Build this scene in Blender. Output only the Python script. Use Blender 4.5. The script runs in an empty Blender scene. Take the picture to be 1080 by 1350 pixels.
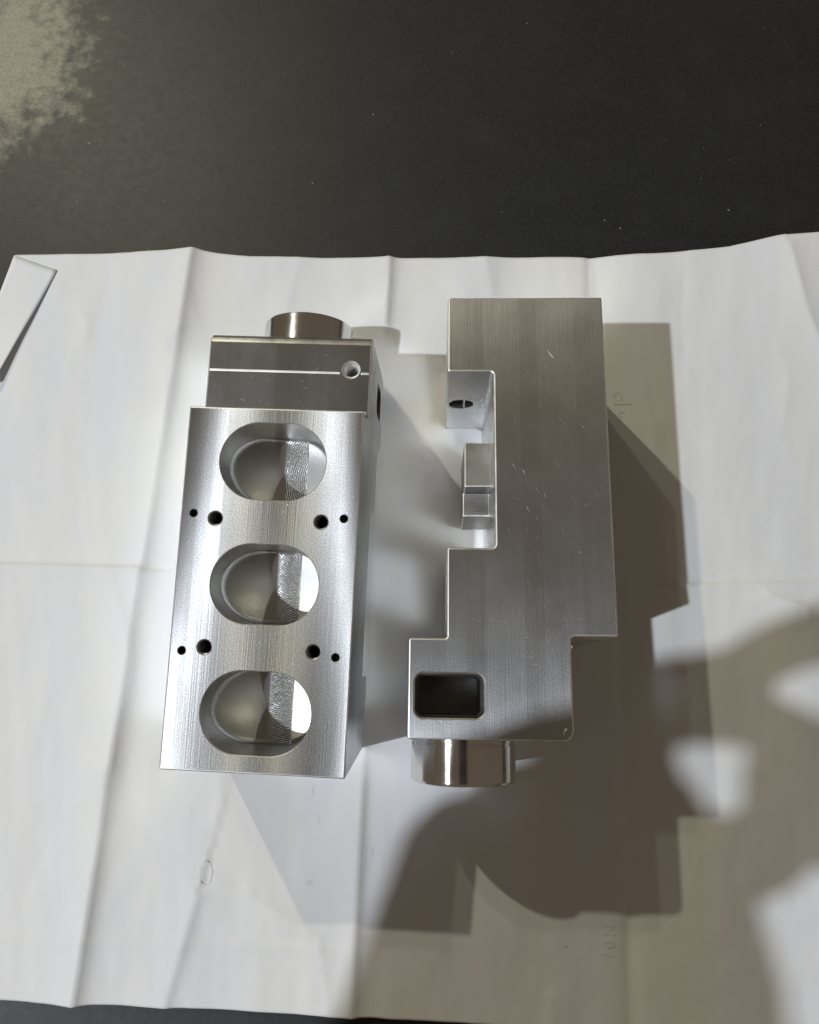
import bpy, bmesh, math, random
from mathutils import Vector, Matrix, noise
from mathutils.geometry import tessellate_polygon
S = bpy.context.scene
C = S.collection
random.seed(7)

# ------------------------------------------------------------------ camera
H = 0.30                                   # lens height above the paper (m)
F = 960.54                                 # focal length in px of a 1080 x 1350 frame
M = Matrix(((0.9992753643, 0.0149254484, -0.0350139578),      # world -> right / down / forward
            (0.0066145985, -0.9740083315, -0.2264155853),
            (-0.0374832408, 0.2260199132, -0.9734012562)))
cam_d = bpy.data.cameras.new('camera')
cam_d.sensor_fit = 'HORIZONTAL'
cam_d.angle_x = 2 * math.atan(540 / F)
cam_d.clip_start = 0.005
cam_d.clip_end = 50
cam = bpy.data.objects.new('camera', cam_d)
C.objects.link(cam)
R3 = Matrix((M[0], -M[1], -M[2])).transposed()
cam.matrix_world = Matrix.Translation((0, 0, H)) @ R3.to_4x4()
S.camera = cam

def at(px, py, z=0.0):
    """point on the level plane z seen at photo pixel (px, py)"""
    r = M.transposed() @ Vector(((px - 540) / F, (py - 675) / F, 1))
    return Vector((0, 0, H)) + r * ((z - H) / r.z)

# ------------------------------------------------------------------ light: dim room, one strong cool lamp, two weaker warm ones
w = bpy.data.worlds.new('World')
S.world = w
w.use_nodes = True
bg = w.node_tree.nodes['Background']
bg.inputs['Color'].default_value = (1.0, 0.79, 0.57, 1)
bg.inputs['Strength'].default_value = 0.112
S.cycles.caustics_reflective = True
S.cycles.sample_clamp_indirect = 0
S.cycles.blur_glossy = 0.15
S.view_settings.view_transform = 'Standard'
S.view_settings.look = 'None'
S.view_settings.exposure = 0
S.view_settings.gamma = 1

def lamp(name, loc, power, size, col):
    l = bpy.data.lights.new(name, 'AREA')
    l.shape = 'DISK'
    l.size = size
    l.energy = power
    l.color = col
    o = bpy.data.objects.new(name, l)
    C.objects.link(o)
    o.location = loc
    o.rotation_euler = (-Vector(loc)).to_track_quat('-Z', 'Y').to_euler()
    return o
LA = Vector((-1.198, -0.477, 1.769))
lamp('workshop_lamp', LA, 29.8, 0.045, (0.915, 0.97, 1.05))
lamp('bench_lamp', (-1.051, 1.443, 1.409), 12.2, 0.04, (1.0, 0.955, 0.72))
lamp('far_lamp', (-0.86, 1.575, 1.41), 2.7, 0.05, (1.0, 0.955, 0.74))

# ------------------------------------------------------------------ helpers
def obj(name, bm, mats, parent=None, smooth=False, kind=None):
    me = bpy.data.meshes.new(name)
    bmesh.ops.recalc_face_normals(bm, faces=bm.faces) if kind != 'keep' else None
    bm.to_mesh(me)
    bm.free()
    for m in (mats if isinstance(mats, (list, tuple)) else [mats]):
        me.materials.append(m)
    if smooth:
        for p in me.polygons:
            p.use_smooth = True
    o = bpy.data.objects.new(name, me)
    C.objects.link(o)
    o.parent = parent
    return o

def tag(o, label=None, cat=None, group=None, kind=None):
    for k, v in (('label', label), ('category', cat), ('group', group), ('kind', kind)):
        if v:
            o[k] = v
    return o

class NT:
    """small helper for node trees"""
    def __init__(s, name):
        s.m = bpy.data.materials.new(name)
        s.m.use_nodes = True
        s.t = s.m.node_tree
        s.b = s.t.nodes['Principled BSDF']
        s.out = s.t.nodes['Material Output']
    def n(s, kind, **kw):
        x = s.t.nodes.new('ShaderNode' + kind)
        for k, v in kw.items():
            if k.startswith('i_'):
                key = k[2:]
                key = int(key) if key.isdigit() else key.replace('_', ' ')
                s.put(x.inputs[key], v)
            else:
                setattr(x, k, v)
        return x
    def put(s, sock, v):
        if isinstance(v, bpy.types.NodeSocket):
            s.t.links.new(v, sock)
        elif isinstance(v, bpy.types.Node):
            s.t.links.new(v.outputs[0], sock)
        else:
            sock.default_value = v
    def math(s, op, a, b=0.0, c=None, clamp=False):
        x = s.n('Math', operation=op, use_clamp=clamp)
        s.put(x.inputs[0], a)
        s.put(x.inputs[1], b)
        if c is not None:
            s.put(x.inputs[2], c)
        return x.outputs[0]
    def coord(s):
        return s.n('TexCoord').outputs['Object']
    def mapping(s, vec, scale=(1, 1, 1), rot=(0, 0, 0), loc=(0, 0, 0)):
        x = s.n('Mapping')
        s.put(x.inputs['Vector'], vec)
        x.inputs['Scale'].default_value = scale
        x.inputs['Rotation'].default_value = rot
        x.inputs['Location'].default_value = loc
        return x.outputs[0]
    def noise(s, vec, scale, detail=3.0, rough=0.5, out='Fac'):
        x = s.n('TexNoise')
        s.put(x.inputs['Vector'], vec)
        x.inputs['Scale'].default_value = scale
        x.inputs['Detail'].default_value = detail
        x.inputs['Roughness'].default_value = rough
        return x.outputs[out]
    def ramp(s, fac, lo, hi, a=0.0, b=1.0):
        x = s.n('MapRange')
        s.put(x.inputs['Value'], fac)
        x.inputs['From Min'].default_value = lo
        x.inputs['From Max'].default_value = hi
        x.inputs['To Min'].default_value = a
        x.inputs['To Max'].default_value = b
        return x.outputs[0]
    def mix(s, fac, a, b):
        x = s.n('Mix', data_type='RGBA')
        s.put(x.inputs['Factor'], fac)
        s.put(x.inputs['A'] if False else x.inputs[6], a)
        s.put(x.inputs[7], b)
        return x.outputs[2]
    def bump(s, height, strength, dist, normal=None):
        x = s.n('Bump')
        s.put(x.inputs['Height'], height)
        x.inputs['Strength'].default_value = strength
        x.inputs['Distance'].default_value = dist
        if normal is not None:
            s.put(x.inputs['Normal'], normal)
        return x.outputs[0]

def scratches(t, vec, axes, seeds, dens=0.68):
    """sparse thin straight scratches lying in the plane of the two given object axes"""
    sep = t.n('SeparateXYZ', i_0=vec)
    u, v = sep.outputs[axes[0]], sep.outputs[axes[1]]
    cmb = t.n('CombineXYZ', i_0=u, i_1=v).outputs[0]
    acc = None
    for k, (ang, sx, sy, off) in enumerate(seeds):
        # small warp so that the lines are not all exactly parallel
        mp = t.mapping(cmb, (1, 1, 1), (0, 0, ang), (off, off * 0.7, 0))
        st = t.mapping(mp, (sx, sy, 1))
        n = t.noise(st, 1.0, 1.5, 0.5)
        line = t.ramp(n, dens, dens + 0.05)
        area = t.ramp(t.noise(t.mapping(cmb, (1, 1, 1), (0, 0, 0), (off * 3, off, 0)), 60, 2), 0.5, 0.66)
        line = t.math('MULTIPLY', line, area)
        acc = line if acc is None else t.math('MAXIMUM', acc, line)
    return acc

# ------------------------------------------------------------------ materials
ALU = (0.74, 0.745, 0.75, 1)

def world_tangent(t, vec):
    vt = t.n('VectorTransform', vector_type='VECTOR', convert_from='OBJECT', convert_to='WORLD')
    t.put(vt.inputs[0], vec)
    return vt.outputs[0]

def metal_brushed(name, tangent, axes, grain, rough=0.33, aniso=0.55, base=ALU, scr=0.25, streak=0.08, spk=0.16, across=0):
    """milled flat: fine grain along the tangent, dull bands, nicks and scratches"""
    t = NT(name)
    co = t.coord()
    sep = t.n('SeparateXYZ', i_0=co)
    cmb = t.n('CombineXYZ', i_0=sep.outputs[axes[0]], i_1=sep.outputs[axes[1]]).outputs[0]
    long = (2300, 40, 1) if across == 0 else (40, 2300, 1)
    fine = t.noise(t.mapping(cmb, long), 1.0, 3, 0.6)
    wn = t.n('TexWhiteNoise', noise_dimensions='1D')
    wv = t.math('ADD', sep.outputs[axes[across]], t.math('MULTIPLY', t.noise(cmb, 30, 1), 0.0004))
    t.put(wn.inputs['W'], t.math('FLOOR', t.math('MULTIPLY', wv, 1 / 0.0064)))
    band = t.math('ADD', t.math('MULTIPLY', wn.outputs[0], 0.5), t.math('MULTIPLY', t.noise(t.mapping(cmb, (420, 5, 1) if across == 0 else (5, 420, 1)), 1.0, 3, 0.6), 0.5))
    cloud = t.noise(cmb, 38, 4, 0.6)
    speck = t.noise(cmb, grain, 2, 0.7)
    sc = scratches(t, co, axes, [(0.5, 260, 3300, 0.31), (-0.75, 330, 3600, 0.77), (1.35, 200, 3000, 1.9),
                                 (0.12, 240, 4200, 2.7)], 0.735)
    r = t.math('ADD', rough, t.math('MULTIPLY', t.math('SUBTRACT', cloud, 0.5), 0.10))
    r = t.math('ADD', r, t.math('MULTIPLY', t.math('SUBTRACT', band, 0.5), streak))
    r = t.math('ADD', r, t.math('MULTIPLY', sc, 0.06), clamp=True)
    bcol = t.mix(t.ramp(cloud, 0.3, 0.75), (base[0] * 0.86, base[1] * 0.86, base[2] * 0.85, 1), base)
    bcol = t.mix(t.math('MULTIPLY', t.ramp(band, 0.35, 0.65), 0.12), bcol, (base[0] * 0.72, base[1] * 0.72, base[2] * 0.70, 1))
    bcol = t.mix(t.math('MULTIPLY', sc, scr), bcol, (0.95, 0.95, 0.95, 1))
    t.put(t.b.inputs['Base Color'], bcol)
    t.b.inputs['Metallic'].default_value = 1
    t.put(t.b.inputs['Roughness'], r)
    t.b.inputs['Anisotropic'].default_value = aniso
    tg = t.n('CombineXYZ', i_0=tangent[0], i_1=tangent[1], i_2=tangent[2]).outputs[0]
    t.b.inputs['Anisotropic Rotation'].default_value = 0.25
    t.put(t.b.inputs['Tangent'], world_tangent(t, tg))
    nb = t.bump(fine, 0.34 if across == 0 else 0.05, 0.0002)
    nb = t.bump(speck, spk, 0.0002, nb)
    nb = t.bump(sc, 0.12, 0.0002, nb)
    t.put(t.b.inputs['Normal'], nb)
    return t.m

def metal_swirl(name, mid, rad, rough=0.48):
    """face cut by a big fly cutter travelling along q: two crossing families of arcs (leading and trailing edge)"""
    t = NT(name)
    co = t.coord()
    sep = t.n('SeparateXYZ', i_0=co)
    q, r = sep.outputs[1], sep.outputs[2]
    s = t.math('DIVIDE', t.math('SUBTRACT', r, mid), rad)
    cphi = t.math('SQRT', t.math('MAXIMUM', t.math('SUBTRACT', 1.0, t.math('MULTIPLY', s, s)), 0.0004))
    cmb = t.n('CombineXYZ', i_0=q, i_1=r).outputs[0]
    cloud = t.noise(cmb, 45, 4, 0.6)
    speck = t.noise(cmb, 2600, 2, 0.7)
    band = t.noise(t.mapping(cmb, (8, 150, 1)), 1.0, 3, 0.6)
    sc = scratches(t, co, (1, 2), [(0.3, 200, 3000, 0.5), (-0.5, 240, 3400, 1.2), (1.3, 260, 3600, 2.2)], 0.76)
    def stripes(wd, off):
        wn = t.n('TexWhiteNoise', noise_dimensions='1D')
        t.put(wn.inputs['W'], t.math('FLOOR', t.math('MULTIPLY_ADD', r, 1.0 / wd, off)))
        return wn.outputs[0]
    st1, st2 = stripes(0.0083, 0.31), stripes(0.0031, 0.7)
    hair = t.noise(t.mapping(cmb, (14, 1900, 1)), 1.0, 2, 0.6)
    sh = []
    for k, sg in enumerate((-1.0, 1.0)):
        tg = t.n('CombineXYZ', i_0=0.0, i_1=t.math('MULTIPLY', s, sg), i_2=cphi).outputs[0]
        # arcs: distance along q minus the cutter's arc
        arc = t.math('ADD', q, t.math('MULTIPLY', cphi, rad * sg))
        lines = t.n('TexNoise', noise_dimensions='2D')
        v = t.n('CombineXYZ', i_0=t.math('MULTIPLY', arc, 2400.0), i_1=t.math('MULTIPLY', r, 30.0)).outputs[0]
        t.put(lines.inputs['Vector'], v)
        lines.inputs['Scale'].default_value = 1
        lines.inputs['Detail'].default_value = 2
        p = t.b if k == 0 else t.n('BsdfPrincipled')
        p.inputs['Metallic'].default_value = 1
        bc = t.mix(t.ramp(speck, 0.32, 0.72), (0.38, 0.385, 0.39, 1), (0.90, 0.905, 0.91, 1))
        bc = t.mix(t.math('MULTIPLY', sc, 0.5), bc, (0.95, 0.95, 0.95, 1))
        t.put(p.inputs['Base Color'], bc)
        rr = t.math('ADD', rough, t.math('MULTIPLY', t.math('SUBTRACT', cloud, 0.5), 0.15))
        rr = t.math('ADD', rr, t.math('MULTIPLY', t.math('SUBTRACT', band, 0.5), 0.12))
        rr = t.math('ADD', rr, t.math('MULTIPLY', t.math('SUBTRACT', st1, 0.5), 0.06))
        rr = t.math('ADD', rr, t.math('MULTIPLY', t.math('SUBTRACT', st2, 0.5), 0.03), clamp=True)
        t.put(p.inputs['Roughness'], rr)
        p.inputs['Anisotropic'].default_value = 0.96
        p.inputs['Anisotropic Rotation'].default_value = 0.25
        t.put(p.inputs['Tangent'], world_tangent(t, tg))
        nb = t.bump(lines.outputs['Fac'], 0.09, 0.0002)
        nb = t.bump(hair, 0.13, 0.0002, nb)
        nb = t.bump(speck, 0.13, 0.0002, nb)
        nb = t.bump(sc, 0.2, 0.0003, nb)
        t.put(p.inputs['Normal'], nb)
        sh.append(p)
    mx = t.n('MixShader')
    t.put(mx.inputs[0], t.ramp(st1, 0.0, 1.0, 0.38, 0.62))
    t.put(mx.inputs[1], sh[0].outputs[0])
    t.put(mx.inputs[2], sh[1].outputs[0])
    t.put(t.out.inputs['Surface'], mx.outputs[0])
    return t.m

def metal_plain(name, rough, base=ALU, grain=900, bumpy=0.12, aniso=0.0):
    t = NT(name)
    co = t.coord()
    c = t.noise(co, 120, 4, 0.6)
    t.put(t.b.inputs['Base Color'], t.mix(t.ramp(c, 0.3, 0.7), (base[0] * 0.85, base[1] * 0.85, base[2] * 0.84, 1), base))
    t.b.inputs['Metallic'].default_value = 1
    t.put(t.b.inputs['Roughness'], t.math('ADD', rough, t.math('MULTIPLY', t.math('SUBTRACT', c, 0.5), 0.2), clamp=True))
    t.put(t.b.inputs['Normal'], t.bump(t.noise(co, grain, 3, 0.6), bumpy, 0.0002))
    return t.m

def metal_turned(name, axis_p, axis_r):
    """turned spigot: grooves run round the axis (along q)"""
    t = NT(name)
    co = t.coord()
    sep = t.n('SeparateXYZ', i_0=co)
    dp = t.math('SUBTRACT', sep.outputs[0], axis_p)
    dr = t.math('SUBTRACT', sep.outputs[2], axis_r)
    tg = t.n('CombineXYZ', i_0=t.math('MULTIPLY', dr, -1.0), i_1=0.0, i_2=dp).outputs[0]
    nz = t.n('VectorMath', operation='NORMALIZE', i_0=tg).outputs[0]
    t.b.inputs['Anisotropic Rotation'].default_value = 0.25
    t.put(t.b.inputs['Tangent'], world_tangent(t, nz))
    rings = t.noise(t.mapping(co, (8, 5200, 8)), 1.0, 2)
    c = t.noise(co, 160, 3)
    t.b.inputs['Base Color'].default_value = (0.78, 0.775, 0.765, 1)
    t.b.inputs['Metallic'].default_value = 1
    t.put(t.b.inputs['Roughness'], t.ramp(c, 0.3, 0.8, 0.18, 0.26))
    t.b.inputs['Anisotropic'].default_value = 0.93
    t.put(t.b.inputs['Normal'], t.bump(rings, 0.05, 0.0002))
    return t.m

def metal_pocket(name):
    """ball-nosed cavity: smooth sides, scalloped cutter path on the deeper side"""
    t = NT(name)
    co = t.coord()
    sep = t.n('SeparateXYZ', i_0=co)
    q, r, p = sep.outputs[1], sep.outputs[2], sep.outputs[0]
    wv = t.n('TexWave', wave_type='RINGS', rings_direction='SPHERICAL', i_Scale=430.0, i_Distortion=2.5, i_Detail=2.0, i_Detail_Scale=1.5)
    t.put(wv.inputs['Vector'], t.mapping(co, (0.2, 1, 1), (0, 0, 0), (0, 0.100, -0.052)))
    deep = t.ramp(p, 0.0327, 0.0317)
    side = t.ramp(r, 0.029, 0.033)
    m = t.math('MULTIPLY', t.math('MULTIPLY', deep, side), t.ramp(r, 0.0378, 0.0371), clamp=True)
    gr = t.noise(co, 900, 3, 0.7)
    t.b.inputs['Base Color'].default_value = (0.56, 0.56, 0.55, 1)
    t.b.inputs['Metallic'].default_value = 1
    t.put(t.b.inputs['Roughness'], t.math('ADD', 0.35, t.math('MULTIPLY', m, 0.07)))
    nb = t.bump(gr, 0.12, 0.0002)
    nb = t.bump(t.math('MULTIPLY', t.math('ADD', wv.outputs['Fac'], gr), m), 0.6, 0.0006, nb)
    t.put(t.b.inputs['Normal'], nb)
    return t.m

W, A_, B_ = 0.0552, 0.0124, 0.0152
L1R, L1, L2 = 0.1206, 0.1217, 0.1533
NN, C1, C2, T = 0.0161, 0.0287, 0.0918, 0.0603
PC, RC, RB, LB = 0.0063, 0.0301, 0.0183, 0.0157

m_top = metal_brushed('milled_broad_face', (0.0, 1.0, 0.0), (0, 1), 1900, rough=0.34, aniso=0.8, base=(0.63, 0.655, 0.68, 1))
m_cup = metal_swirl('fly_cut_face', T / 2, 0.0304)
m_tier = metal_brushed('milled_ledge', (0.0, 0.0, 1.0), (1, 2), 1500, rough=0.24, aniso=0.1, base=(0.50, 0.525, 0.55, 1), streak=0.04, spk=0.3, across=1)
m_side = metal_plain('milled_side', 0.30, (0.82, 0.825, 0.83, 1), bumpy=0.06)
m_edge = metal_plain('bright_edge', 0.46, (0.95, 0.95, 0.95, 1), bumpy=0.05)
m_boss = metal_turned('turned_aluminium', PC, RC)
m_pock = metal_pocket('ball_nose_cavity')
m_hole = metal_plain('drilled_bore', 0.35, (0.22, 0.22, 0.22, 1))  # bare metal darkened in its colour, as shade inside the bores
m_window = metal_plain('milled_window', 0.30, (0.24, 0.24, 0.24, 1))  # same metal, colour darkened to stand in for the unlit window interior
m_scratch = metal_plain('raised_scratch', 0.42, (0.66, 0.66, 0.66, 1), bumpy=0.0)
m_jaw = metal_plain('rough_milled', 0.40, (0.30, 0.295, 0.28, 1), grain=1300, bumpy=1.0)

# ------------------------------------------------------------------ the machined block (built once; p across, q along, r up)
CH = 0.00060
def arc(cx, cy, r, a0, a1, n=6):
    return [(cx + r * math.cos(math.radians(a0 + (a1 - a0) * i / n)), cy + r * math.sin(math.radians(a0 + (a1 - a0) * i / n))) for i in range(n + 1)]
RF = 0.0014                                 # inside fillets
RO = 0.0036                                 # rounded outer corner
k = CH
out = []                                    # clockwise seen from +r ; (p, q, name of the segment that starts here)
def P_(p, q, nm='side'):
    out.append((p, q, nm))
P_(k, 0)
for p, q in arc(W - k, -k, k, 90, 0, 4): P_(p, q, 'edge')
out[-1] = (W, -k, 'cup')
for p, q in arc(W - k, -L1R + k, k, 0, -90, 4): P_(p, q, 'edge')
out[-1] = out[-1][:2] + ('side',)
for p, q in arc(W - B_ + RF, -L1R - RF, RF, 90, 180): P_(p, q)
out[-1] = (out[-1][0], out[-1][1], 'tier')
for p, q in arc(W - B_ - RO, -L2 + RO, RO, 0, -90): P_(p, q)
P_(-A_ + k, -L2); P_(-A_, -L2 + k); P_(-A_, -L1 - k); P_(-A_ + k, -L1)
for p, q in arc(-RF * 0.5, -L1 + RF * 0.5, RF * 0.5, 270, 360, 3): P_(p, q)
P_(0, -C2 - k); P_(k, -C2)
for p, q in arc(NN - RF, -C2 + RF, RF, 270, 360): P_(p, q)
for p, q in arc(NN - RF, -C1 - RF, RF, 0, 90): P_(p, q)
out[-1] = (out[-1][0], out[-1][1], 'wall')
P_(k, -C1); P_(0, -C1 + k); P_(0, -k)
NO = len(out)

def inset(pts, d):
    res = []
    n = len(pts)
    for i in range(n):
        a, b, c = Vector(pts[i - 1][:2]), Vector(pts[i][:2]), Vector(pts[(i + 1) % n][:2])
        e1, e2 = (b - a).normalized(), (c - b).normalized()
        n1, n2 = Vector((e1.y, -e1.x)), Vector((e2.y, -e2.x))       # inward for a clockwise loop
        m = (n1 + n2)
        m = m / max(0.4, m.length_squared / 2)
        res.append((b.x + m.x * d, b.y + m.y * d))
    return res

def stadium(cq, cr, hl, hw, n=28):
    """long axis along r"""
    pts = []
    for s, a0 in ((1, 0), (-1, 180)):
        for i in range(n + 1):
            a = math.radians(a0 + 180 * i / n)
            pts.append((cq + hw * math.cos(a), cr + s * (hl - hw) + hw * math.sin(a)))
    return pts
def circle(cx, cy, r, n=28):
    return [(cx + r * math.cos(2 * math.pi * i / n), cy + r * math.sin(2 * math.pi * i / n)) for i in range(n)]
def rrect(x0, x1, y0, y1, r, n=7):
    return arc(x1 - r, y1 - r, r, 0, 90, n) + arc(x0 + r, y1 - r, r, 90, 180, n) + arc(x0 + r, y0 + r, r, 180, 270, n) + arc(x1 - r, y0 + r, r, 270, 360, n)

SLOT = [(-0.1021, 0.0301), (-0.0605, 0.0301), (-0.0190, 0.0301)]
HL, HW = 0.0181, 0.01325
BIG = [(-0.0820, 0.0120), (-0.0820, 0.0478), (-0.0393, 0.0117), (-0.0393, 0.0477)]
SMALL = [(-0.0835, 0.0044), (-0.0834, 0.0554), (-0.0379, 0.0043), (-0.0378, 0.0551)]
RBIG, RSM = 0.00235, 0.00135
TH, RT = (-0.1402, 0.0529), 0.0030
WIN = (-0.0101, 0.0120, -0.1466, -0.1329)
WH, RWH = (0.0058, 0.0286), 0.0048

bm = bmesh.new()
MI = {'side': 0, 'cup': 1, 'tier': 2, 'top': 3, 'edge': 4, 'wall': 0}
def face(vs, mi):
    try:
        f = bm.faces.new(vs)
        f.material_index = mi
        return f
    except ValueError:
        return None
def tess(loops, mi):
    """loops of bmesh verts: first the outer one, then holes"""
    flat = [v for l in loops for v in l]
    for tri in tessellate_polygon([[v.co for v in l] for l in loops]):
        face([flat[i] for i in tri], mi)
V = lambda p, q, r: bm.verts.new((p, q, r))
ins = inset(out, CH)
NS = 4                                      # facets of the broken edge round the broad face
rings = []
for a in range(NS + 1):
    an = math.pi / 2 * a / NS
    lp = inset(out, CH * (1 - math.sin(an))) if a < NS else [o[:2] for o in out]
    rings.append([V(p, q, T - CH * (1 - math.cos(an))) for p, q in lp])
top_i, top_o = rings[0], rings[-1]
bot_o = [V(p, q, CH) for p, q, _ in out]
bot_i = [V(p, q, 0) for p, q in ins]
def hole(loop2, frame, d, ch=CH):
    """rim loop at the face, chamfer ring d deep; returns rim loop; frame maps (x, y, depth) to part coords"""
    cx = sum(x for x, y in loop2) / len(loop2)
    cy = sum(y for x, y in loop2) / len(loop2)
    n = len(loop2)
    rim, inn = [], []
    for i in range(n):
        a, c = Vector(loop2[i - 1]), Vector(loop2[(i + 1) % n])
        e = (c - a).normalized()
        nv = Vector((e.y, -e.x))
        x, y = loop2[i]
        if nv.dot(Vector((x - cx, y - cy))) < 0:
            nv = -nv
        rim.append(V(*frame(x + nv.x * ch, y + nv.y * ch, 0)))
        inn.append(V(*frame(x, y, ch)))
    for i in range(n):
        face([rim[i], rim[(i + 1) % n], inn[(i + 1) % n], inn[i]], MI['edge'])
    return rim
f_cup = lambda q, r, d: (W - d, q, r)
f_tier = lambda q, r, d: (W - B_ - d, q, r)
f_top = lambda p, q, d: (p, q, T - d)
f_wall = lambda p, r, d: (p, -C1 + d, r)
tess([top_i, hole(rrect(*WIN, 0.0027), f_top, 0)], MI['top'])
tess([bot_i], MI['side'])
for i in range(NO):
    j = (i + 1) % NO
    for ra, rb in zip(rings, rings[1:]):
        face([ra[i], ra[j], rb[j], rb[i]], MI['edge'])
    face([bot_i[i], bot_i[j], bot_o[j], bot_o[i]], MI['edge'])
    quad = [top_o[i], top_o[j], bot_o[j], bot_o[i]]
    nm = out[i][2]
    if nm == 'cup':
        hs = [hole(stadium(q, r, HL, HW), f_cup, 0, 0.0003) for q, r in SLOT]
        hs += [hole(circle(q, r, RBIG), f_cup, 0, 0.00035) for q, r in BIG]
        hs += [hole(circle(q, r, RSM, 20), f_cup, 0, 0.0002) for q, r in SMALL]
        tess([quad] + hs, MI['cup'])
    elif nm == 'tier':
        tess([quad, hole(circle(*TH, RT, 36), f_tier, 0, 0.0005)], MI['tier'])
    elif nm == 'wall':
        tess([quad, hole(circle(*WH, RWH, 36), f_wall, 0, 0.0003)], MI['side'])
    else:
        L = (Vector(out[i][:2]) - Vector(out[j][:2])).length
        face(quad, MI[nm])

block = bpy.data.objects.new('machined_block', None)
C.objects.link(block)
obj('block_body', bm, [m_side, m_cup, m_tier, m_top, m_edge], block)

# cavities under the stadium mouths: steep wall, then a ball-nosed floor that climbs to the left end
def cavity(cq, cr):
    """straight walls, flat floor in the middle, ends that ramp up towards both rounded ends"""
    bm = bmesh.new()
    rim = stadium(cq, cr, HL, HW, 48)
    n = len(rim)
    def floor(q, r):
        u, v = (r - cr) / HL, (q - cq) / HW
        d = 0.0250
        if u < 0.10:
            d -= 0.0125 * ((0.10 - u) / 1.1) ** 1.7
        if u > 0.0:
            d -= 0.0008 * min(u, 0.40) / 0.40
        if u > 0.40:
            d -= 0.0034 * ((u - 0.40) / 0.6)
        return d
    def spot(f, i):
        x0, y0 = rim[i]
        c = max(-(HL - HW), min(HL - HW, y0 - cr))
        sp = c * (f ** 0.35 if f > 0 else 0)
        return cq + (x0 - cq) * f, cr + sp + (y0 - cr - c) * f
    rows = []
    fil = 0.0014
    for k in range(9):                       # wall
        row = []
        for i in range(n):
            q, r = rim[i]
            e = floor(q, r) - fil
            row.append(bm.verts.new((W - (0.0003 + (max(e, 0.0006) - 0.0003) * k / 8), q, r)))
        rows.append(row)
    for k in range(1, 6):                    # fillet
        row = []
        an = math.pi / 2 * k / 5
        f = 1 - fil * (1 - math.cos(an)) / HW
        for i in range(n):
            q, r = spot(f, i)
            e = max(floor(*rim[i]) - fil, 0.0006)
            e2 = max(floor(q, r), 0.0008)
            w_ = math.sin(an)
            row.append(bm.verts.new((W - (e + (e2 - e) * w_), q, r)))
        rows.append(row)
    f0 = 1 - fil / HW
    KF = 36
    for k in range(1, KF + 1):
        f = f0 * (1 - k / KF)
        rows.append([bm.verts.new((W - max(floor(*spot(f, i)), 0.0008),) + spot(f, i)) for i in range(n)])
    for k in range(len(rows) - 1):
        for i in range(n):
            j = (i + 1) % n
            bm.faces.new((rows[k][i], rows[k][j], rows[k + 1][j], rows[k + 1][i]))
    bmesh.ops.remove_doubles(bm, verts=bm.verts, dist=1e-6)
    return obj('pocket', bm, m_pock, block, smooth=True)
for q, r in SLOT:
    cavity(q, r)

def bore(name, loop2, frame, start, depth, mat, pitch=None, seg=None, amp=0.0):
    """lining of a hole: plain tube with a floor, or a threaded one when a pitch is given"""
    bm = bmesh.new()
    n = len(loop2)
    cx = sum(x for x, y in loop2) / n
    cy = sum(y for x, y in loop2) / n
    K = 1 if not pitch else int(depth / pitch * 6)
    rows = []
    for k in range(K + 1):
        d = start + (depth - start) * k / K
        row = []
        for i, (x, y) in enumerate(loop2):
            s = 1.0
            if pitch and k > 0:
                ph = (d / pitch + i / n) % 1.0
                s = 1 - amp * (1 - abs(2 * ph - 1))
            row.append(bm.verts.new(frame(cx + (x - cx) * s, cy + (y - cy) * s, d)))
        rows.append(row)
    for k in range(K):
        for i in range(n):
            j = (i + 1) % n
            bm.faces.new((rows[k][i], rows[k][j], rows[k + 1][j], rows[k + 1][i]))
    bm.faces.new(rows[-1])
    return obj(name, bm, mat, block)
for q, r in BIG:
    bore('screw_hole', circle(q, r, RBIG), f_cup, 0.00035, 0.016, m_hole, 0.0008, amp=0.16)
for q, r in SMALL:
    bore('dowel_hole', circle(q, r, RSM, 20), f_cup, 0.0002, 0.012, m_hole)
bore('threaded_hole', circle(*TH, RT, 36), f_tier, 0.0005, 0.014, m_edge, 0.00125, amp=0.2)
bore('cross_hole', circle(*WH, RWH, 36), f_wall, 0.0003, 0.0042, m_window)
bm = bmesh.new()
wx, wz = WH[0] + 0.0012, WH[1]
bmesh.ops.create_cube(bm, size=1)
for v in bm.verts:
    v.co = (wx + v.co.x * 0.0006, -C1 + 0.0022 + v.co.y * 0.003, wz + v.co.z * 0.0085)
obj('bore_rib', bm, m_edge, block)
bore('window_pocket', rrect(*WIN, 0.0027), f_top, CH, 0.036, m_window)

def boxm(bm, p0, p1, q0, q1, r0, r1):
    g = bmesh.ops.create_cube(bm, size=1)
    for v in g['verts']:
        v.co = ((p0 + p1) / 2 + v.co.x * (p1 - p0), (q0 + q1) / 2 + v.co.y * (q1 - q0), (r0 + r1) / 2 + v.co.z * (r1 - r0))
    return g['verts']
def bev(bm, w, seg=2, mi=0):
    res = bmesh.ops.bevel(bm, geom=list(bm.edges), offset=w, segments=seg, affect='EDGES', profile=0.5)
    for f in res['faces']:
        f.material_index = mi
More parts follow.
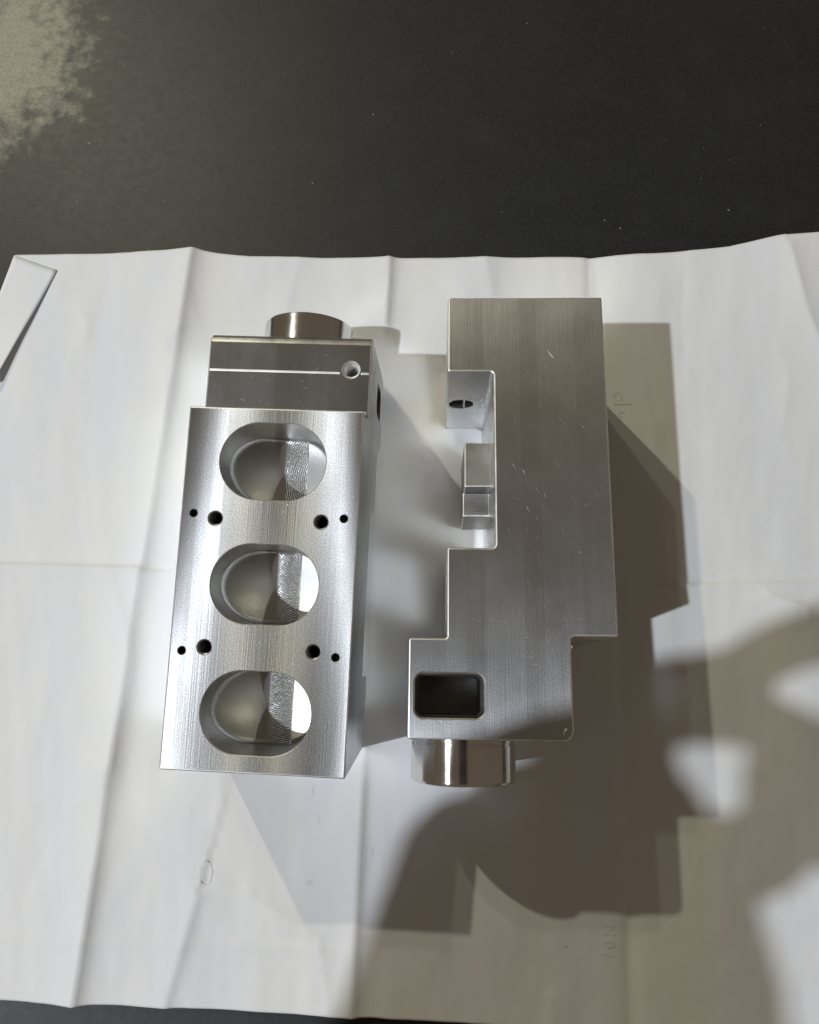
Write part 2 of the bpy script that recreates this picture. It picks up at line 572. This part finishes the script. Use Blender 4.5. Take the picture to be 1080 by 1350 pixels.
# lip inside the window pocket
bm = bmesh.new()
p0, p1, q0, q1 = WIN
lo = [rrect(p0 + 0.00002, p1 - 0.00002, q0 + 0.00002, q1 - 0.00002, 0.0027), rrect(p0 + 0.0008, p1 - 0.0012, q0 + 0.0007, q1 - 0.0006, 0.0020)]
rs = [[bm.verts.new((x, y, T - 0.0026)) for x, y in l] for l in lo] + [[bm.verts.new((x, y, T - 0.0060)) for x, y in l] for l in reversed(lo)]
for a in range(3):
    n = len(rs[0])
    for i in range(n):
        j = (i + 1) % n
        bm.faces.new((rs[a][i], rs[a][j], rs[a + 1][j], rs[a + 1][i]))
obj('pocket_lip', bm, m_window, block)
# stepped jaw inside the notch
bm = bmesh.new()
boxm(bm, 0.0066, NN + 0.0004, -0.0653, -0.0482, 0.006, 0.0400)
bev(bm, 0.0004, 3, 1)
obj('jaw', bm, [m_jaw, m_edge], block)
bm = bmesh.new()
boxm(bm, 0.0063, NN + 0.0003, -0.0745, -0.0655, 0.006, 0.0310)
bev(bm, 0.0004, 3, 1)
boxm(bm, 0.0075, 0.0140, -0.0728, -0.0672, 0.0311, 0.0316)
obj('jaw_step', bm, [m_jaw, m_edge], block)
# tool-mark ridge across the ledge, broken by the threaded hole
for r0, r1 in ((0.0006, TH[1] - RT - 0.0007), (TH[1] + RT + 0.0007, T - 0.0006)):
    bm = bmesh.new()
    boxm(bm, W - B_ - 0.0003, W - B_ + 0.00035, -0.1393, -0.1384, r0, r1)
    bev(bm, 0.00028)
    obj('tool_ridge', bm, m_edge, block)
# raised toe line where the ledge meets the tall part
bm = bmesh.new()
boxm(bm, W - B_ - 0.0003, W - B_ + 0.0007, -L1R - 0.0040, -L1R - 0.0026, 0.0006, T - 0.0006)
bev(bm, 0.0005)
obj('tool_ridge', bm, m_edge, block)
# nicks and scratches: shallow raised burrs thrown up by knocks, too many to count
def burrs(spots, frame):
    bm = bmesh.new()
    for x, y, ang, ln, wd in spots:
        c, s_ = math.cos(ang), math.sin(ang)
        n = 5
        bend = random.uniform(-0.12, 0.12) * ln
        rows = []
        for i in range(n + 1):
            u = i / n - 0.5
            ww = wd * (1 - (2 * u) ** 2) ** 0.5 * random.uniform(0.6, 1.1) + 1e-6
            px, py = u * ln, bend * (1 - 4 * u * u)
            row = []
            for vv, hh in ((-ww, -0.00001), (0, 0.35 * ww + 0.00001), (ww, -0.00001)):
                lx, ly = px, py + vv
                row.append(bm.verts.new(frame(x + lx * c - ly * s_, y + lx * s_ + ly * c, -hh)))
            rows.append(row)
        for a, b in zip(rows, rows[1:]):
            for i in range(2):
                bm.faces.new((a[i], a[i + 1], b[i + 1], b[i]))
    tag(obj('scratch_marks', bm, m_scratch, block), kind='stuff')
sp_ = []
hubs = [(0.026, -0.030), (0.024, -0.047), (0.025, -0.066), (0.022, -0.079), (0.034, -0.061), (0.043, -0.040), (0.013, -0.020), (0.045, -0.094), (0.022, -0.108), (0.020, -0.086),
        (0.028, -0.090), (0.005, -0.100), (0.012, -0.128), (0.016, -0.138), (-0.008, -0.126), (0.035, -0.017), (0.046, -0.080), (0.031, -0.074), (0.036, -0.112), (0.017, -0.060)]
for hx, hy in hubs:
    base_a = random.choice((-1.0, -0.9, -0.75, 0.9, -1.2, 0.15))
    for _ in range(random.randint(1, 4)):
        sp_.append((hx + random.gauss(0, 0.0028), hy + random.gauss(0, 0.0035), base_a + random.gauss(0, 0.25), random.choice((0.0008, 0.0014, 0.002, 0.0032, 0.005)), random.uniform(0.000025, 0.00007)))
for _ in range(22):
    x, y = random.uniform(0.001, W - 0.002), random.uniform(-0.150, -0.002)
    if (x < NN + 0.001 and -C2 - 0.001 < y < -C1 + 0.001) or (x > W - B_ - 0.001 and y < -L1R + 0.002) or (WIN[0] - 0.001 < x < WIN[1] + 0.001 and WIN[2] < y < WIN[3]):
        continue
    sp_.append((x, y, random.gauss(-0.9, 0.6), random.uniform(0.0006, 0.004), random.uniform(0.00002, 0.00005)))
for _ in range(170):                         # faint long hairline scratches
    sp_.append((random.uniform(-0.010, W - 0.002), random.uniform(-0.150, -0.003), random.choice((-0.95, -0.95, 0.9, 1.3)) + random.gauss(0, 0.18), random.uniform(0.0015, 0.0070), random.uniform(0.000018, 0.000042)))
for _ in range(80):                          # brushed marks along the block at its lower right
    sp_.append((random.gauss(0.031, 0.0055), random.gauss(-0.122, 0.016), math.pi / 2 + random.gauss(0, 0.05), random.uniform(0.006, 0.022), random.uniform(0.000012, 0.000030)))
# scuffed streak near the boss end
for i in range(26):
    u = i / 25
    sp_.append((0.0225 + 0.0105 * u + random.gauss(0, 0.0004), -0.1475 + 0.0085 * u + random.gauss(0, 0.0005), 1.25 + random.gauss(0, 0.2), random.uniform(0.001, 0.0022), random.uniform(0.00003, 0.00007)))
for i in range(10):
    sp_.append((0.0375 + random.gauss(0, 0.0006), -0.1500 + random.gauss(0, 0.0009), 1.0 + random.gauss(0, 0.3), random.uniform(0.0008, 0.002), random.uniform(0.00003, 0.00007)))
burrs([q for q in sp_ if not ((q[0] < 0.0005 and q[1] > -L1 - 0.001) or (WIN[0] - 0.002 < q[0] < WIN[1] + 0.002 and WIN[2] - 0.003 < q[1] < WIN[3] + 0.003) or q[0] > W - 0.0015 or (q[0] < NN + 0.001 and -C2 - 0.001 < q[1] < -C1 + 0.001) or (q[0] > W - B_ - 0.002 and q[1] < -L1R + 0.002))], f_top)
sp_ = []
for _ in range(90):
    q_, r_ = random.uniform(-L2 + 0.002, -L1R - 0.006), random.uniform(0.002, T - 0.002)
    if math.hypot(q_ - TH[0], r_ - TH[1]) > RT + 0.003:
        sp_.append((q_, r_, random.uniform(0, 3.14), random.uniform(0.0006, 0.003), random.uniform(0.00003, 0.00006)))
burrs(sp_, f_tier)
sp_ = []
for _ in range(110):
    q_, r_ = random.uniform(-L1R + 0.002, -0.003), random.uniform(0.002, T - 0.002)
    if all(abs(q_ - a) > HW + 0.002 or abs(r_ - b) > HL + 0.001 for a, b in SLOT) and all(math.hypot(q_ - a, r_ - b) > 0.0045 for a, b in BIG + SMALL):
        sp_.append((q_, r_, random.choice((0.0, 0.05, 0.6, -0.8, 1.4)) + random.gauss(0, 0.15), random.uniform(0.0006, 0.004), random.uniform(0.00001, 0.00004)))
burrs(sp_, f_cup)
# turned spigot on the end face
bm = bmesh.new()
prof = [(0.0, 0.0005), (0.0, RB), (-0.0022, RB), (-0.0024, RB - 0.00025), (-0.0029, RB - 0.00025), (-0.0031, RB), (-LB + 0.0009, RB), (-LB + 0.0003, RB - 0.0003),
        (-LB, RB - 0.0009), (-LB, RB - 0.0040), (-LB + 0.006, RB - 0.0042), (-LB + 0.006, 0.0005)]
n = 96
rows = []
for d, r in prof:
    rows.append([bm.verts.new((PC + r * math.cos(2 * math.pi * i / n), -L2 + 0.0006 + d if d == 0 else -L2 + d, RC + r * math.sin(2 * math.pi * i / n))) for i in range(n)])
for a in range(len(rows) - 1):
    for i in range(n):
        j = (i + 1) % n
        bm.faces.new((rows[a][i], rows[a][j], rows[a + 1][j], rows[a + 1][i]))
sp = obj('spigot', bm, m_boss, block, smooth=True)
sp.data.set_sharp_from_angle(angle=math.radians(25))

def dup(root):
    r = root.copy()
    C.objects.link(r)
    for ch in list(root.children):
        c = ch.copy()
        C.objects.link(c)
        c.parent = r
    return r
block2 = dup(block)
# right-hand block: lying on its broad face
block.matrix_world = Matrix.Translation((0.0035, 0.1354, 0.0))
tag(block, 'dull grey aluminium block lying flat, stepped outline with side notch and dark rectangular window', 'metal block', 'machined aluminium blocks on the paper')
# left-hand block: turned onto its notched side, its foot tipping the far end up a little
eq = Vector((-0.0302, -0.9957, -0.0877)).normalized()
er = Vector((0.99954, -0.0303, 0.0))
er = (er - eq * er.dot(eq)).normalized()
ep = eq.cross(er)
mw = Matrix((ep, eq, er)).transposed().to_4x4()
mw.translation = Vector((-0.0887, -0.0241, 0.0013))
block2.matrix_world = mw
tag(block2, 'bright aluminium block standing on edge with three oval pockets and small screw holes', 'metal block', 'machined aluminium blocks on the paper')

# ------------------------------------------------------------------ table top
t = NT('worn_table_top')
co = t.coord()
n1 = t.noise(co, 9, 6, 0.6)
n2 = t.noise(co, 45, 5, 0.65)
n3 = t.noise(co, 260, 3, 0.6)
base = t.mix(t.ramp(n1, 0.3, 0.75), (0.0100, 0.0108, 0.0108, 1), (0.0160, 0.0168, 0.0168, 1))
base = t.mix(t.math('MULTIPLY', t.ramp(n2, 0.5, 0.8), 0.5), base, (0.029, 0.030, 0.030, 1))
# mottled pale patch in the far left corner of the table
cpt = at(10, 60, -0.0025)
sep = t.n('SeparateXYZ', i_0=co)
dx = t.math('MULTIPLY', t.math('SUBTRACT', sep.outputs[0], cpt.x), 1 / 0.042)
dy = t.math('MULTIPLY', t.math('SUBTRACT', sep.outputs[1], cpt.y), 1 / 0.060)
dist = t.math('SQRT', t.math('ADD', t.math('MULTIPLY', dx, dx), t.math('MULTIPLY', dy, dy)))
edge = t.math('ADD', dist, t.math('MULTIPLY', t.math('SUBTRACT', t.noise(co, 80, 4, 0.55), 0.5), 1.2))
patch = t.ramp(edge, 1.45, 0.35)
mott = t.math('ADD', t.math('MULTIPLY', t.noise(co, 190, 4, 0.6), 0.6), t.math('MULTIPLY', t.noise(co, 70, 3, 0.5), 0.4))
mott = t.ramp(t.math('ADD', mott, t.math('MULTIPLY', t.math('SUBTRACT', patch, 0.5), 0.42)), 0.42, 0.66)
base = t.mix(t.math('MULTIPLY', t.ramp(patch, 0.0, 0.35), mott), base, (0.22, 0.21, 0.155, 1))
base = t.mix(t.ramp(t.noise(co, 900, 2, 0.6), 0.42, 0.75, 0.0, 0.55), base, (0.035, 0.036, 0.036, 1))
spk = t.ramp(t.noise(co, 420, 1, 0.4), 0.80, 0.83)
base = t.mix(spk, base, (0.22, 0.21, 0.19, 1))
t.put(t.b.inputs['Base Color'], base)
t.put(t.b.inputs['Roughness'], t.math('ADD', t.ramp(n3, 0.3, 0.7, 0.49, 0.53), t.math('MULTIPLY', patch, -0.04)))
t.b.inputs['Specular IOR Level'].default_value = 0.38
t.put(t.b.inputs['Normal'], t.bump(t.math('ADD', n3, t.math('MULTIPLY', n2, 0.3)), 0.10, 0.0005))
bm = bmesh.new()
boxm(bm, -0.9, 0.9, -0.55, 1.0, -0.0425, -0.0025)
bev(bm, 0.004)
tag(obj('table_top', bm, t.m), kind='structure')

# ------------------------------------------------------------------ sheet of paper
t = NT('creased_paper')
co = t.coord()
pn = t.noise(t.mapping(co, (1, 0.7, 1)), 70, 5, 0.6)
fib = t.noise(co, 1400, 3, 0.6)
soft = t.noise(t.mapping(co, (1, 0.25, 1)), 24, 3, 0.5)
pc = t.mix(t.ramp(soft, 0.35, 0.7), (0.76, 0.76, 0.75, 1), (0.715, 0.735, 0.79, 1))
pc = t.mix(t.math('MULTIPLY', t.ramp(pn, 0.5, 0.8), 0.35), pc, (0.79, 0.78, 0.75, 1))
t.put(t.b.inputs['Base Color'], pc)
t.b.inputs['Roughness'].default_value = 0.75
t.b.inputs['Specular IOR Level'].default_value = 0.25
warp = t.n('VectorMath', operation='ADD')
t.put(warp.inputs[0], co)
sc_ = t.n('VectorMath', operation='SCALE')
t.put(sc_.inputs[0], t.noise(co, 16, 3, 0.5, out='Color'))
sc_.inputs['Scale'].default_value = 0.045
t.put(warp.inputs[1], sc_.outputs[0])
def crumple(scale, mx):
    v = t.n('TexVoronoi', feature='DISTANCE_TO_EDGE')
    t.put(v.inputs['Vector'], warp.outputs[0])
    v.inputs['Scale'].default_value = scale
    return t.math('MINIMUM', v.outputs[0], mx)
nb = t.bump(crumple(13, 0.30), 0.22, 0.0040)
nb = t.bump(crumple(34, 0.16), 0.12, 0.0022, nb)
nb = t.bump(pn, 0.10, 0.0010, nb)
nb = t.bump(fib, 0.08, 0.0003, nb)
t.put(t.b.inputs['Normal'], nb)
m_paper = t.m

def lerp_pts(pts, x):
    if x <= pts[0][0]:
        return pts[0][1]
    for (a, ya), (b, yb) in zip(pts, pts[1:]):
        if x <= b:
            u = (x - a) / (b - a)
            return ya + (yb - ya) * u
    return pts[-1][1]
YT = [(-80, 338), (20, 336), (150, 334), (250, 332), (262, 331), (330, 338), (420, 340), (515, 341), (640, 339), (778, 338), (860, 334), (960, 327), (1020, 317), (1078, 313), (1300, 313)]
YB = [(-260, 1311), (0, 1318), (230, 1328), (465, 1341), (620, 1350), (1080, 1374), (1300, 1386)]
XL = [(0, 20), (0.165, -45), (1, -260)]
def seg_d(px, py, a, b):
    ax, ay = a; bx, by = b
    L2_ = (bx - ax) ** 2 + (by - ay) ** 2
    u = ((px - ax) * (bx - ax) + (py - ay) * (by - ay)) / L2_
    uc = max(0.0, min(1.0, u))
    dx, dy = px - (ax + uc * (bx - ax)), py - (ay + uc * (by - ay))
    side = (bx - ax) * (py - ay) - (by - ay) * (px - ax)
    return math.hypot(dx, dy), (1 if side > 0 else -1)
# (points, height mm, width left px, width right px)
CREASE = [([(257, 325), (190, 752), (100, 1330)], 4.2, 46, 13),
          ([(515, 335), (481, 985), (465, 1345)], 2.6, 34, 7),
          ([(778, 335), (826, 1000), (832, 1360)], -1.8, 9, 16),
          ([(1035, 330), (1062, 420), (1110, 520)], 3.0, 50, 26),
          ([(-140, 742), (60, 747), (192, 752)], 2.3, 30, 4),
          ([(895, 773), (1000, 771), (1130, 768)], 1.5, 28, 4),
          ([(395, 345), (372, 440)], 1.0, 40, 20),
          ([(640, 335), (648, 385)], 1.0, 30, 20),
          ([(262, 1180), (218, 1330)], 2.2, 50, 12),
          ([(1010, 785), (1062, 805)], 1.8, 14, 10),
          ([(165, 800), (180, 870), (150, 1010)], 1.6, 30, 12),
          ([(860, 560), (882, 760)], 1.0, 30, 16),
          ([(330, 1180), (420, 1235), (436, 1340)], 0.9, 30, 14),
          ([(-60, 1236), (120, 1238), (420, 1250)], 0.6, 12, 4)]
rc_ = random.Random(5)
for _ in range(26):                          # small sharp crinkles
    x, y = rc_.uniform(-60, 1080), rc_.uniform(345, 1320)
    a = rc_.gauss(1.5, 0.35)
    l = rc_.uniform(40, 150)
    CREASE.append(([(x, y), (x + math.cos(a) * l * 0.5 + rc_.gauss(0, 5), y + math.sin(a) * l * 0.5), (x + math.cos(a) * l, y + math.sin(a) * l)], rc_.choice((-1, 1, 1)) * rc_.uniform(0.15, 0.55), rc_.uniform(8, 30), rc_.uniform(5, 12)))
def paper_z(px, py):
    z = 0.0
    for pts, h, wl, wr in CREASE:
        best = None
        for a, b in zip(pts, pts[1:]):
            d, s = seg_d(px, py, a, b)
            if best is None or d < best[0]:
                best = (d, s)
        d, s = best
        ww = wl if s > 0 else wr
        if d < ww * 4.5:
            z += h * math.exp(-d / ww)
    v = Vector((px / 95.0, py / 330.0, 0.3))
    z += 0.8 * (noise.fractal(v, 1.0, 2.0, 3) * 0.8 + 0.25)
    z += 0.16 * noise.fractal(Vector((px / 30.0 + py / 400.0, py / 90.0, 4.1)), 1.0, 2.0, 3)
    # pressed flat by the blocks
    def near(x0, x1, y0, y1, f):
        dx = max(x0 - px, 0, px - x1); dy = max(y0 - py, 0, py - y1)
        return min(1.0, math.hypot(dx, dy) / f)
    m = min(near(555, 770, 470, 990, 70), near(280, 505, 480, 640, 60))
    m2 = min(m, 0.4 + 0.6 * near(280, 500, 640, 1000, 50))
    z = (z - 0.4) * m2
    return max(z, -1.6) / 1000.0
NX, NY = 330, 330
def sheet_pt(s, tt):
    xl = lerp_pts(XL, tt)
    xr = 1078 + 170 * tt
    x = xl + (xr - xl) * s
    y0, y1 = lerp_pts(YT, x), lerp_pts(YB, x)
    return x, y0 + (y1 - y0) * tt
bm = bmesh.new()
rows = []
for j in range(NY + 1):
    row = []
    for i in range(NX + 1):
        x, y = sheet_pt(i / NX, j / NY)
        g = at(x, y, 0.0)
        z = paper_z(x, y)
        # the far right corner lifts off the table
        z += 0.004 * max(0, (x - 850) / 230) ** 1.5 * max(0, 1 - (y - 313) / 160) if y < 473 and x > 850 else 0
        row.append(bm.verts.new((g.x, g.y, z)))
    rows.append(row)
for j in range(NY):
    for i in range(NX):
        bm.faces.new((rows[j][i], rows[j][i + 1], rows[j + 1][i + 1], rows[j + 1][i]))
sheet = obj('paper_sheet', bm, m_paper, smooth=True)
sol = sheet.modifiers.new('thickness', 'SOLIDIFY')
sol.thickness = 0.00018
sol.offset = -1
tag(sheet, 'large creased sheet of white paper spread under the two metal blocks', 'paper')
# dog-eared corner folded over onto the sheet
bm = bmesh.new()
P0, P1, P2, P3 = (19, 337), (76, 357), (-2, 506), (-50, 520)
rows = []
for j in range(25):
    row = []
    tt = j / 24
    for i in range(13):
        s = i / 12
        a = Vector(P0).lerp(Vector(P3), tt)
        b = Vector(P1).lerp(Vector(P2), tt)
        c = a.lerp(b, s)
        g = at(c.x, c.y, 0.0)
        z = paper_z(c.x, c.y) + 0.0004 + 0.0034 * (s ** 1.3) * (0.02 + 0.98 * tt ** 1.3)
        row.append(bm.verts.new((g.x, g.y, z)))
    rows.append(row)
for j in range(24):
    for i in range(12):
        bm.faces.new((rows[j][i], rows[j][i + 1], rows[j + 1][i + 1], rows[j + 1][i]))
fl = obj('folded_corner', bm, m_paper, sheet, smooth=True)
sol = fl.modifiers.new('thickness', 'SOLIDIFY')
sol.thickness = 0.00009
# faint pencil writing on the sheet
t = NT('pencil')
t.b.inputs['Base Color'].default_value = (0.63, 0.63, 0.64, 1)
t.b.inputs['Roughness'].default_value = 0.6
m_pencil = t.m
def stroke(pts, wpx=1.0):
    bm = bmesh.new()
    prev = None
    for i, p in enumerate(pts):
        a = Vector(pts[max(0, i - 1)]); b = Vector(pts[min(len(pts) - 1, i + 1)])
        d = (b - a).normalized()
        nv = Vector((-d.y, d.x)) * wpx / 2
        cur = []
        for s in (-1, 1):
            q = Vector(p) + nv * s
            g = at(q.x, q.y, 0)
            cur.append(bm.verts.new((g.x, g.y, paper_z(q.x, q.y) + 0.00015)))
        if prev:
            bm.faces.new((prev[0], prev[1], cur[1], cur[0]))
        prev = cur
    obj('pencil_mark', bm, m_pencil, sheet)
def oval(cx, cy, rx, ry, a0=0, a1=360, n=16):
    return [(cx + rx * math.cos(math.radians(a0 + (a1 - a0) * i / n)), cy + ry * math.sin(math.radians(a0 + (a1 - a0) * i / n))) for i in range(n + 1)]
stroke(oval(408, 1164, 3, 3)); stroke(oval(417, 1082, 4, 8, -80, 100, 8)); stroke(oval(415, 1042, 3, 6, 90, 270, 8)); stroke(oval(272, 1150, 8, 16, -90, 150, 12), 0.9)
stroke([(270, 1136), (275, 1134)], 2.2); stroke([(465, 1119), (486, 1118)], 0.9); stroke([(492, 1119), (490, 1128)]); stroke([(744, 1248), (748, 1247)], 2.6)
stroke([(796, 1222), (812, 1221), (796, 1234), (812, 1233)]); stroke(oval(804, 1246, 7, 4)); stroke([(793, 1258), (812, 1262)])
stroke(oval(815, 524, 5, 6, 180, 400, 10)); stroke([(810, 533), (834, 533)], 0.8); stroke(oval(820, 546, 4, 3, 90, 330, 8))
stroke([(251, 1068), (254, 1067)], 1.6)

# ------------------------------------------------------------------ the photographer's hand, above the lens, whose shadow falls on the sheet
t = NT('skin')
t.put(t.b.inputs['Base Color'], t.mix(t.noise(t.coord(), 60, 4), (0.36, 0.20, 0.14, 1), (0.44, 0.26, 0.19, 1)))
t.b.inputs['Roughness'].default_value = 0.5
t.b.inputs['Subsurface Weight'].default_value = 0.0
def shade_pt(px, py, z):
    """point at height z whose shadow from the strong lamp falls on photo pixel (px, py) of the sheet"""
    g = at(px, py, 0)
    return g + (LA - g) * (z / LA.z)
PXM = 0.30 / 960 * (1 - 0.325 / 1.769)
bm = bmesh.new()
def chain(pts):
    for (x0, y0, r0, z0), (x1, y1, r1, z1) in zip(pts, pts[1:]):
        a, b = shade_pt(x0, y0, z0), shade_pt(x1, y1, z1)
        n = max(2, int((b - a).length / (min(r0, r1) * PXM * 0.35)))
        for i in range(n + 1):
            u = i / n
            g = bmesh.ops.create_icosphere(bm, subdivisions=2, radius=(r0 + (r1 - r0) * u) * PXM)
            c = a.lerp(b, u)
            for v in g['verts']:
                v.co += c
Z = 0.325
chain([(1250, 775, 40, Z), (1130, 822, 39, Z), (1040, 850, 38, Z), (965, 888, 33, Z), (892, 882, 19, Z), (825, 902, 25, Z), (760, 960, 56, Z)])           # fore finger
chain([(1260, 1070, 48, Z + .01), (1130, 1035, 47, Z + .01), (1055, 988, 45, Z + .004), (1015, 952, 32, Z), (985, 950, 32, Z), (925, 950, 31, Z), (880, 948, 32, Z), (800, 990, 60, Z)])   # middle finger
chain([(1250, 1130, 50, Z + .012), (1120, 1095, 50, Z + .01), (1058, 1062, 56, Z), (1000, 1118, 40, Z), (940, 1120, 42, Z), (850, 1110, 60, Z)])             # ring finger
chain([(1020, 1140, 36, Z), (960, 1160, 40, Z), (860, 1160, 60, Z)])                                            # little finger
chain([(700, 1100, 92, Z), (800, 1110, 105, Z), (840, 1200, 118, Z), (770, 1330, 190, Z + .01), (710, 1520, 250, Z + .02), (700, 1900, 260, Z + .05)])   # palm, wrist, forearm
chain([(1055, 988, 45, Z), (1036, 1022, 46, Z), (1046, 1060, 52, Z)])
chain([(800, 990, 60, Z), (846, 1035, 44, Z), (830, 1100, 70, Z)])
chain([(625, 1135, 84, Z), (610, 1260, 105, Z), (600, 1400, 130, Z)])                                            # thumb base
hand = obj('hand', bm, t.m)
rm = hand.modifiers.new('skin_surface', 'REMESH')
rm.mode = 'VOXEL'
rm.voxel_size = 0.0022
rm.use_smooth_shade = True
sm = hand.modifiers.new('smooth', 'SMOOTH')
sm.iterations = 4
tag(hand, 'bare hand held above the sheet, fingers spread, casting the soft shadow at lower right', 'hand')

# the phone that took the picture, just behind the lens
ph = bpy.data.objects.new('phone', None)
C.objects.link(ph)
ph.matrix_world = cam.matrix_world @ Matrix.Translation((0, 0, 0.004))
tag(ph, 'dark phone held level above the two blocks', 'phone')
t = NT('dark_glass')
t.b.inputs['Base Color'].default_value = (0.01, 0.01, 0.012, 1)
t.b.inputs['Roughness'].default_value = 0.15
bm = bmesh.new()
lo_ = rrect(-0.038, 0.038, -0.142, 0.020, 0.009)
v0 = [bm.verts.new((x, y, 0)) for x, y in lo_]
v1 = [bm.verts.new((x, y, 0.0085)) for x, y in lo_]
bm.faces.new(v0)
bm.faces.new(v1)
for i in range(len(lo_)):
    j = (i + 1) % len(lo_)
    bm.faces.new((v0[i], v0[j], v1[j], v1[i]))
obj('phone_body', bm, t.m, ph)
